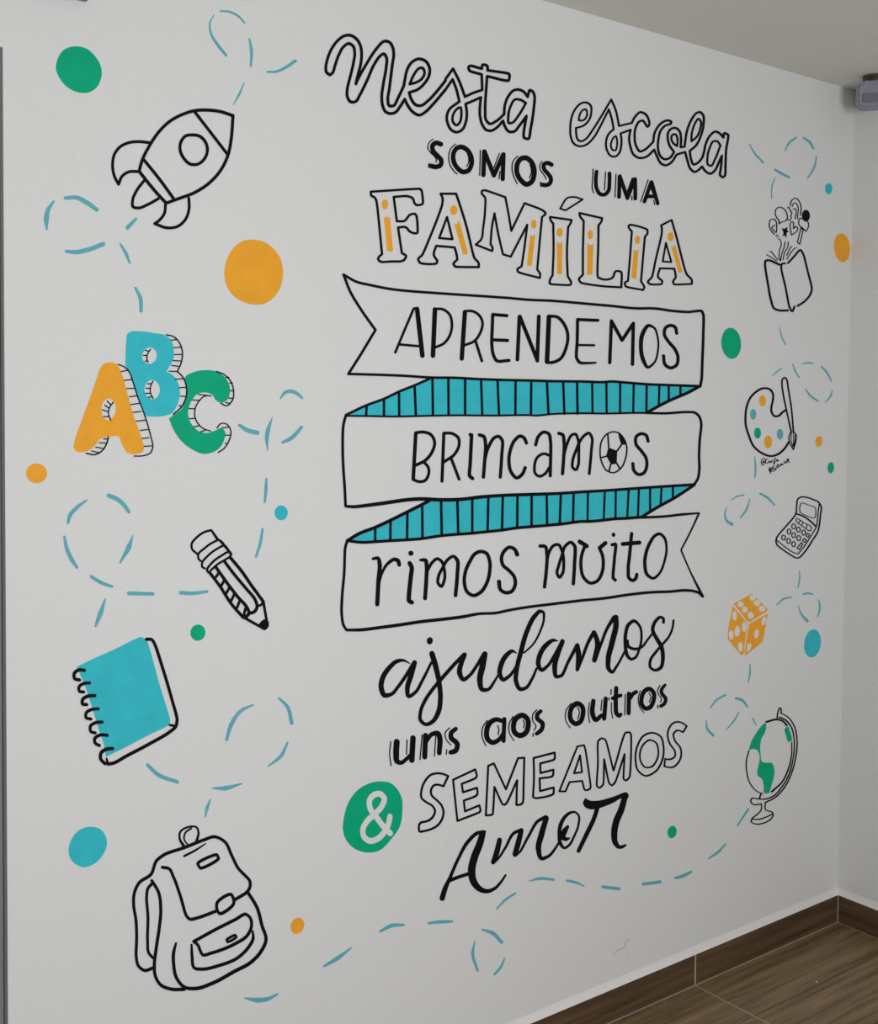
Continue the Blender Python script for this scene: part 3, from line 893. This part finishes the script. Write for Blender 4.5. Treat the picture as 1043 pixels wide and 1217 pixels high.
l 9: 445,430 505,420 470,505 530,497 490,572 550,570 515,640 575,632 525,705 595,695 545,770 610,762 572,843 645,835 605,920 672,912 618,988 675,980 635,1052 695,1048
s 11: 155,1110 230,1120 280,1095 325,1030 340,975
l 9: 300,990 335,992 265,1022 320,1025 235,1058 290,1068 200,1090 265,1105
s 9: 380,685 345,740 342,790 360,835
l 9: 330,675 358,705 310,710 345,735 290,748 338,765 300,805 345,805
thing painted_letter | teal block letter B with hatched black shadow | letter
part letter_face teal
f: 500,115 530,97 610,95 720,110 810,128 860,165 882,240 880,330 850,385 825,430* 880,465 925,540 935,620 915,700 870,775 800,800 700,805 645,800* 620,720 580,620 550,510 515,430 482,380* 485,250 ; 680,230 725,250 742,300 720,350 680,368 640,350 620,300 640,255 ; 700,500 745,520 768,575 755,630 715,662 670,645 640,590 655,530
part shadow_hatching black
s 10: 820,125 880,140 935,200 955,280 940,370 912,430* 960,480 988,560 985,640 950,720 880,785
l 9: 862,170 912,165 880,232 945,228 890,290 955,288 878,340 940,343 865,380 930,388 845,428 912,430 895,495 962,490 930,565 985,562 940,635 985,638 925,712 950,718
s 9: 690,245 665,285 660,325 670,355
s 9: 710,510 690,555 690,610 712,655
l 9: 648,255 680,262 628,295 660,298 645,345 665,342 665,533 698,530 650,568 690,572 648,612 690,612 672,645 705,640
thing painted_letter | green block letter C with hatched black shadow | letter
@150 380
part letter_face green
f: 490,475 560,435 650,418 740,428 810,470 855,540 860,610 835,670 790,690 745,670 715,625 660,605 590,618 545,670 515,750 520,820 560,890 610,930 670,940 740,920 790,900 820,930 815,990 780,1060 710,1105 640,1115 550,1080 450,1000 380,890 355,820* 395,790 460,740 495,650 500,570
part shadow_hatching black
s 10: 748,430 810,455 865,510 890,590 880,670 830,715 785,695
l 9: 825,480 850,478 858,527 880,525 862,590 890,590 850,650 885,655 825,688 860,695
s 9: 705,632 650,635 600,680 570,740 570,810 600,870 650,910 700,925
l 9: 598,620 690,632 552,667 610,670 520,738 572,740 525,822 572,820 562,890 605,880 615,932 655,918
s 9: 752,900 780,865 820,862 855,890 868,940 850,1010 810,1070 762,1103
l 9: 795,900 850,892 820,960 862,958 820,1028 840,1028
thing painted_pencil | black outline drawing of a slanting pencil with hatched side | drawing
@200 600
part eraser black
s 18: 240,408 195,365 192,325 240,265 300,225 355,210* 410,290,24
part ferrule black
s 17: 455,320 425,294 360,317 300,360 247,412 250,450 268,466
s 17: 495,375 470,340 400,367 330,420 280,480 280,515 302,528
s 18: 505,435 520,410 500,392 440,422 370,472 320,540 332,562 345,560
s 17: 350,545 400,500 505,435
l 22: 430,298 495,375 480,355 520,408
part pencil_barrel black
s 27: 515,440 605,548 695,678 785,800
s 26: 465,470 540,570 640,690 720,790 735,850 710,890 680,900
s 18: 785,800 770,830 740,840
s 26: 340,560 430,680 520,820 620,935
s 27: 395,520 480,640 580,770 650,850 668,900 640,935
l 22: 420,560 395,598 465,625 440,668 505,690 480,733 545,745 520,797 590,800 570,852 640,860 625,917
part pencil_tip black
l 23: 620,932 795,1030
l 22: 788,805 822,1005
f: 750,1000 800,950 825,960 830,1010 800,1040 770,1030
thing painted_notebook | teal covered notebook drawing with black spiral rings | drawing
@75 750
part notebook_cover teal
f: 112,297* 250,230 450,140 600,65 650,50 690,75 720,150 800,440 885,720 887,760 870,785 700,870 500,975 355,1045* 340,950 300,830 260,700 230,600 190,480 150,380
part page_outline black
s 26: 690,68 735,70 760,110 820,290 900,560 945,740 935,790 880,840 700,945 520,1040 420,1095 370,1105* 360,1060,16
l 20: 885,780 930,788
part spiral_ring black
s 27: 175,325 130,322 92,350 95,395 135,405
part spiral_ring black
s 25: 218,430 170,435 130,465 135,500 170,505
part spiral_ring black
s 27: 262,535 205,540 160,570 160,605 195,610
part spiral_ring black
s 25: 290,645 240,650 190,680 190,720 230,730
part spiral_ring black
s 25: 322,755 270,760 225,790 230,835 265,845
part spiral_ring black
s 26: 365,865 310,862 260,895 265,930 300,950
part spiral_ring black
s 28: 408,975 360,980 315,1010 310,1060 345,1100
thing painted_backpack | black outline drawing of a school backpack with front pocket | drawing
@145 970 5.241
part carry_handle black
s 14: 385,188,20 358,140,14 360,100,12 400,70,11 465,70,12 475,100,14 460,165,16
s 10: 410,180 385,140 395,100 430,75
part bag_outline black
s 19: 190,945 140,960 100,930 88,880 90,740 85,640 72,560 75,480 105,415 180,360 215,275 260,240 400,190 500,150 580,128 640,160 680,240 720,320 795,405 795,440 780,468 700,520
s 21: 780,470 840,570 870,680 895,770 865,840 800,910 700,965 560,1040 460,1072 390,1065 340,1010 320,920 320,850 335,790,12
s 12: 385,248 450,215 520,170,6
part shoulder_strap black
s 18: 190,880 165,850 158,780 160,620 152,500 160,450 190,415
s 20: 185,402 225,470 240,580 230,700 212,820 200,930 205,990 240,1050 300,1075 385,1078
part lid black
s 19: 250,318 290,325 320,380 360,490 400,620 420,640 470,632 580,592
c 18: 470,295 590,240 600,262 485,322
part buckle black
c 19: 590,540 680,488 695,540 660,580 605,605 590,580
part front_pocket black
c 19: 445,780* 600,695 700,645 770,610 795,630 805,680 780,740 700,795 560,850 500,862 485,835 470,800
s 19: 432,800,12 435,870 450,945 500,952 600,930 720,880 790,810 815,760 812,715,12
c 15: 650,770 705,740 710,752 655,782
thing painted_book | black outline drawing of an open book with ideas rising from it | drawing
@880 290
part book_cover black
s 17: 390,552 320,552 275,535 250,470 225,340 200,170 205,140 230,135 320,172
s 15: 365,162 340,165 335,200 370,360 405,530 425,560 445,520
s 15: 390,158 440,105 495,50 515,80 555,230 588,380 575,420 530,475 470,515
@900 230 13.83
part page_lines black
s 12: 145,1005 220,1050 310,1110
s 12: 195,960 215,950 270,1020 330,1090
s 12: 370,770 385,830 355,940 350,1030 365,1105
s 12: 450,790 430,890 395,990 375,1100
s 12: 500,795 495,870 440,970 415,1090
s 12: 560,865 530,900 475,1020
s 12: 640,890 600,905 540,980 475,1080
part light_bulb black
s 14: 265,670 205,590 185,520 205,440 255,417 295,450 310,540 305,640
s 13: 285,640 225,555 245,545 270,530 268,515
l 12: 295,690 320,675 310,715 345,700 335,745 368,752
part speech_bubble black
c 14: 345,500* 350,460 300,380 285,310 310,245 370,225 440,265 475,330 480,420 450,455 400,465
part rainbow black
s 13: 530,200 560,110 620,77 680,130 710,230 700,360
s 13: 565,215 590,160 625,155 660,220 650,420
s 13: 585,260 610,247 630,290 610,420
s 14: 485,235 510,225 525,270 560,310 545,360 545,420 520,440 495,430
part star black
f: 395,570* 435,580* 485,555* 480,605* 510,625* 470,650* 472,730* 445,690* 412,700* 425,640*
part heart black
c 14: 550,685* 540,600 530,510 550,465 580,470 588,580* 625,540 655,570 650,610
part microphone black
e: 790,365 64 96
c 14: 690,405* 740,420 830,480 830,550 790,625* 740,570 680,520 670,470
c 14: 710,565* 745,600* 690,835* 650,800*
thing painted_palette | black outline paint palette with coloured paint blobs and a brush | drawing
@875 440 11.07
part palette_outline black
s 25: 650,520 600,555 550,600 500,605 460,560 455,490 475,390 475,310 440,255 345,238 260,280 180,360 130,480 115,600 118,720 155,850 230,1010 330,1090 450,1130 540,1105 620,1040 685,945
part paint_blob orange
e: 340,402 44 74
part paint_blob dash
e: 217,580 40 70
part paint_blob green
e: 275,827 45 73
part paint_blob orange
e: 413,942 52 82
part paint_blob dash
e: 570,842 42 70
part paint_brush black
s 19: 715,810 670,600 610,310 595,190 600,120 630,97 655,120 680,260 715,480 745,800
c 13: 745,1045* 700,960 685,880 710,820 745,810 780,850 775,940
s 8: 720,830 712,900 738,1005
s 6: 745,820 745,1000
s 8: 765,850 762,920 750,1010
thing artist_signature | tiny two-line handwritten artist signature under the paint palette | signature
@880 520 13.83
part signature_line black
s 9: 385,432 352,458 333,415 345,360 378,338 398,365 394,408 380,412 376,388
c 9: 374,385 356,398 360,420 376,410
s 9: 442,352 415,362 402,398 412,425 440,412
c 9: 474,385 456,392 458,412 474,408
s 9: 476,384 480,412 494,404
s 9: 500,378 506,404 508,380 524,372
s 9: 558,328 566,340 540,400 536,432 552,418 560,396
c 9: 598,362 580,370 582,390 598,384
s 9: 600,360 606,388 618,380
part signature_line black
s 9: 492,540 474,560 460,530 466,500 484,490 492,515
c 9: 482,515 470,525 478,540
s 9: 514,480 500,540 478,592
s 9: 546,450 530,510 528,560 542,556
c 9: 566,500 556,520 562,536 578,522
s 9: 603,436 590,490 600,500 614,484
s 9: 588,466 616,452
s 9: 622,456 628,482 634,456 648,446
c 9: 664,430 652,444 660,458 670,446
s 9: 676,426 684,450 694,440
s 9: 716,380 708,424 722,426
c 9: 742,392 732,408 742,420 752,406
s 9: 756,352 762,402 770,354 782,350 786,410 794,404
thing painted_calculator | black outline drawing of a pocket calculator with round keys | drawing
@910 580 13.83
part calculator_case black
c 22: 490,412 500,300 520,180 560,152 650,150 760,185 850,225 890,275 905,320 890,450 870,620 850,710 760,860 640,1040 545,1140 500,1150 420,1110 270,1010 175,930 160,870 170,820 230,735 350,600
s 15: 870,270 850,430 820,640 740,780 600,990 520,1085* 430,1050 300,960 165,850
s 24: 485,420 600,460 720,540 820,635
part display black
c 11: 575,250 700,280 810,330 815,380 795,490 700,470 560,400 550,370
part key_strip black
c 12: 500,500 620,570 740,640 735,690 715,705 600,630 490,545
l 12: 560,530 535,570 605,565 585,610 675,605 655,660
part round_key black
o 14: 450,630 30 42
part round_key black
o 14: 528,683 30 42
part round_key black
o 14: 615,733 30 42
part round_key black
o 14: 375,715 30 42
part round_key black
o 14: 450,775 30 42
part round_key black
o 14: 533,823 30 42
part round_key black
o 14: 285,815 30 42
part round_key black
o 14: 367,870 30 42
part round_key black
o 14: 450,922 30 42
part square_key black
c 13: 680,740* 710,765* 690,810* 655,790*
part square_key black
c 13: 625,825* 660,850* 635,895* 595,870*
part square_key black
c 13: 575,895* 600,925* 540,1010* 505,990*
thing painted_die | orange painted die with white pips on three faces | drawing
@850 695 13.83
part die_face orange
f: 600,145* 850,390* 850,430* 560,615* 515,590* 300,310*
part die_face orange
f: 280,350* 510,612* 515,660* 462,1140* 420,1160* 208,900* 200,800
part die_face orange
f: 545,650* 855,475* 800,800 770,940* 490,1165* 477,1100*
part pip white
e: 605,212 48 50
part pip white
e: 680,300 52 50
part pip white
e: 760,390 55 48
part pip white
e: 410,320 50 48
part pip white
e: 480,410 48 50
part pip white
e: 572,502 46 60 -15
part pip white
e: 310,512 35 78
part pip white
e: 465,690 35 85
part pip white
e: 352,765 42 88 5
part pip white
e: 252,825 38 78
part pip white
e: 405,1020 38 80
part pip white
e: 790,595 33 75 15
part pip white
e: 668,808 35 78 10
part pip white
e: 545,1030 32 75 15
thing painted_globe | outline drawing of a desk globe with green continents on a stand | drawing
@850 835
part sphere_outline black
s 12: 420,160,14 510,140,14 560,155,14 590,190,14
s 8: 275,400 255,480 258,580 290,680 340,735 390,758
s 9: 632,330,7 630,430,8 600,560,10 550,660,10 465,740,13
part continent green
f: 415,168 420,200 405,260 385,290 370,375 375,440 385,490 420,500 465,500 485,540 488,590 470,670 455,720 445,750 405,752 400,690 385,635 350,605 345,570 360,510 365,440 345,395 310,385 275,398* 295,330 345,240 390,185
part continent green
f: 575,215 600,200 615,230 633,315 605,328 590,290
part globe_stand black
s 9: 510,135 515,85 535,42 545,60 540,85* 600,120 650,190 675,310 665,450 620,610 560,720 490,790 415,828
s 9: 530,122,14 580,145,12 630,210,10 652,320,8 645,450,8 610,590,9 550,700,9 480,775,9 420,800 355,800 300,795 290,820 310,845 380,842
l 10: 375,758 362,800
s 9: 380,842 378,890 355,920 300,965 295,990 330,1008 400,1000 460,965 478,930 470,910 415,890 412,828
s 9: 300,968 350,970 420,950 472,925
thing painted_dot | big green painted dot above the rocket drawing | dot
@40 0
part dot green
f: 355,385 440,405 520,480 560,560 560,650 520,730 450,770 370,768 280,725 215,650 185,570 195,500 250,415 300,392
thing painted_dot | largest orange painted dot, below the rocket drawing | dot
@230 270
part dot orange
f: 490,103 580,120 660,175 720,260 742,370 720,500 660,590 590,635 520,645 420,625 330,570 265,460 255,370 280,260 330,175 410,115
thing painted_dot | orange painted dot below left of the orange letter A | dot
@20 530
part dot orange
e: 164,227 87 83
thing painted_dot | small teal painted dot above the pencil drawing | dot
@240 450
part dot teal
e: 657,1115 55 62
thing painted_dot | small green painted dot below left of the pencil drawing | dot
@200 600
part dot green
e: 245,1062 62 68 12
thing painted_dot | big teal painted dot beside the backpack drawing | dot
@70 930
part dot teal
f: 265,367 340,385 390,450 398,520 365,600 300,670 210,704 140,680 90,620 80,560 105,470 170,395
thing painted_dot | small orange painted dot to the right of the backpack drawing | dot
@240 1060 5.215
part dot orange
e: 591,210 41 52 20
thing painted_dot | small green painted dot right of the word Amor | dot
@590 960 3.375
part dot green
e: 703,97 18 25 12
thing painted_dot | teal painted dot between the die and the globe drawings | dot
@850 680
part dot teal
e: 805,592 69 118 7
thing painted_dot | green painted dot beside the end of the top banner | dot
@0 0 1
part dot green
e: 868.5,408 11.7 18.6 -4
thing painted_dot | orange painted dot right of the book drawing by the corner | dot
@880 150
part dot orange
e: 840,1010 67 120 -5
thing painted_dot | tiny teal painted dot above right of the microphone doodle | dot
part dot teal
e: 730,520 30 47
thing painted_dot | tiny orange painted dot right of the paint palette | dot
@850 420
part dot orange
e: 857,733 29 44 3
thing painted_dot | tiny green painted dot right of the palette signature, beside the corner | dot
part dot green
e: 957,950 27 47 3
thing dashed_trail | teal dashed trail looping above the rocket nose | dashed line
@225 0
part dash dash
s 1: 205,125,8 170,190,14 180,280,20 240,380,26 305,460,22
part dash dash
s 1: 255,92,14 330,98,16 400,130,18 458,190,14
part dash dash
s 1: 498,325,16 515,420,28 510,550,16
part dash dash
s 1: 648,598,16 720,595,20 800,560,26 880,505,26
part dash dash
s 1: 455,688,8 410,790,20 365,870,8
thing dashed_trail | teal dashed trail looping below the rocket flame | dashed line
@40 215
part dash dash
s 1: 165,172,20 120,240,36 105,320,46 108,400,16
part dash dash
s 1: 262,142,28 360,140,34 440,180,38 525,240,32
part dash dash
s 1: 270,585,26 350,592,36 450,572,38 578,525,36
part dash dash
s 1: 850,315,22 780,388,36
part dash dash
s 1: 720,525,16 765,600,30 798,682,16
part dash dash
s 1: 845,890,22 885,970,34 892,1080,30
thing dashed_trail | teal dashed trail looping between the letter C and the pencil | dashed line
@240 450
part dash dash
s 1: 650,165,12 690,115,28 745,105,30 790,125,28 832,162,18
part dash dash
s 1: 312,388,26 380,430,36 460,450,36
part dash dash
s 1: 585,320,6 550,420,36 538,490,36 545,598,6
part dash dash
s 1: 668,530,22 740,495,34 825,405,28
part dash dash
s 1: 533,832,16 530,930,28 520,1025,18
@200 600
part dash dash
s 1: 782,200,18 765,310,26 728,430,20
thing dashed_trail | teal dashed trail looping between the small orange dot and the notebook | dashed line
@20 530
part dash dash
s 1: 578,452,16 500,510,30 440,580,34 425,640,22
part dash dash
s 1: 762,412,36 830,440,36 890,490,34 930,548,28
part dash dash
s 1: 395,755,22 415,850,34 460,950,36 500,1010,22
part dash dash
s 1: 965,740,6 930,840,44 858,968,16
part dash dash
s 1: 618,1085,26 700,1135,30 790,1168,22
@60 640
part dash dash
s 1: 650,455,32 750,458,30 850,460,26
part dash dash
s 1: 455,500,10 415,620,44 375,725,22
@200 600
part dash dash
s 1: 102,730,30 190,735,30 322,720,22
thing dashed_trail | teal dashed trail looping between the notebook and the backpack | dashed line
@160 810 4.656
part dash dash
s 1: 72,462,20 130,515,22 235,555,20
part dash dash
s 1: 655,128,8 590,160,18 535,235,24 508,322,16
part dash dash
s 1: 798,92,12 845,140,20 868,228,22
part dash dash
s 1: 845,338,12 810,410,20 738,468,8
part dash dash
s 1: 432,590,8 500,590,26 590,565,8
part dash dash
s 1: 420,650,6 400,700,20 390,752,6
thing dashed_trail | long teal dashed trail running along the foot of the mural | dashed line
@240 1060 5.215
part dash dash
s 1: 265,658,10 340,670,30 400,665,26 470,632,10
part dash dash
s 1: 755,460,14 840,410,26 925,345,8
@370 1040 3.488
part dash dash
s 1: 285,233,10 330,210,16 382,206,10
part dash dash
s 1: 485,199,10 530,194,14 582,192,10
part dash dash
s 1: 708,226,8 750,240,16 788,278,14
part dash dash
s 1: 677,272,4 668,325,14 688,395,10
part dash dash
s 1: 800,345,6 785,380,11 757,412,8
part dash dash
s 1: 845,75,8 800,105,10 767,140,6
@590 960 3.375
part dash dash
s 1: 130,294,4 170,284,12 228,288,10
part dash dash
s 1: 282,292,10 320,300,10 350,314,5
part dash dash
s 1: 425,317,12 490,325,13
part dash dash
s 1: 587,306,12 655,297,12
part dash dash
s 1: 716,282,9 750,272,14 780,256,9
part dash dash
s 1: 850,203,6 890,175,10 917,145,6
part dash dash
s 1: 965,72,6 1008,5,8
thing dashed_trail | thin teal dashed trail looping above the open book drawing | dashed line
@880 150
part dash dash
s 1: 72,150,8 115,225,16 185,302,16
part dash dash
s 1: 368,205,8 400,140,16 458,95,14
part dash dash
s 1: 520,98,16 570,130,20 603,185,16
part dash dash
s 1: 628,250,10 610,340,16 555,432,12
part dash dash
s 1: 282,360,16 340,395,22 400,425,20
part dash dash
s 1: 285,425,5 258,500,12 256,602,8
thing dashed_trail | thin teal dashed trail looping between the book and the palette brush | dashed line
@880 290
part dash dash
s 1: 322,695,6 340,770,12 370,835,10
@850 420
part dash dash
s 1: 470,188,6 505,155,12 550,125,10
part dash dash
s 1: 640,88,8 660,145,14 695,200,10
part dash dash
s 1: 718,87,8 765,78,14 812,84,10
part dash dash
s 1: 880,110,14 925,160,18 962,230,10
part dash dash
s 1: 748,298,10 785,350,16 850,395,14
part dash dash
s 1: 970,305,8 955,355,14 912,408,8
thing dashed_trail | thin teal dashed trail looping left of the calculator drawing | dashed line
part dash dash
s 1: 325,860,8 332,940,18 327,1030,12
@850 540
part dash dash
s 1: 132,380,6 175,350,12 235,338,12
part dash dash
s 1: 92,440,6 78,500,14 95,555,20 135,580,28
part dash dash
s 1: 285,370,8 260,450,16 210,525,14
part dash dash
s 1: 370,325,16 430,360,20 490,420,12
thing dashed_trail | thin teal dashed trail looping between the calculator and the die | dashed line
part dash dash
s 1: 697,965,6 697,1040,14 685,1108,8
@850 680
part dash dash
s 1: 510,272,10 560,225,14 628,208,12
part dash dash
s 1: 725,183,12 765,176,16 810,184,10
part dash dash
s 1: 855,228,8 867,290,16 850,368,10
part dash dash
s 1: 685,275,4 710,345,16 762,405,24
thing dashed_trail | thin teal dashed trail looping between the die and the globe | dashed line
part dash dash
s 1: 285,765,8 285,840,16 270,918,8
@820 800
part dash dash
s 1: 165,290,10 215,225,16 292,180,14
part dash dash
s 1: 378,210,20 430,225,24 473,278,14
part dash dash
s 1: 132,395,8 140,460,20 190,518,20
part dash dash
s 1: 402,328,10 360,400,14 300,468,8
part dash dash
s 1: 518,375,12 545,428,10
thing wall_scuff | faint grey wavy scuff low on the wall above the skirting | scuff
@600 1040 2.354
part scuff grime
s 2.5: 303,222 318,208 334,203 338,186 350,178
s 3: 345,220 347,222
"""
build_mural(MURAL)
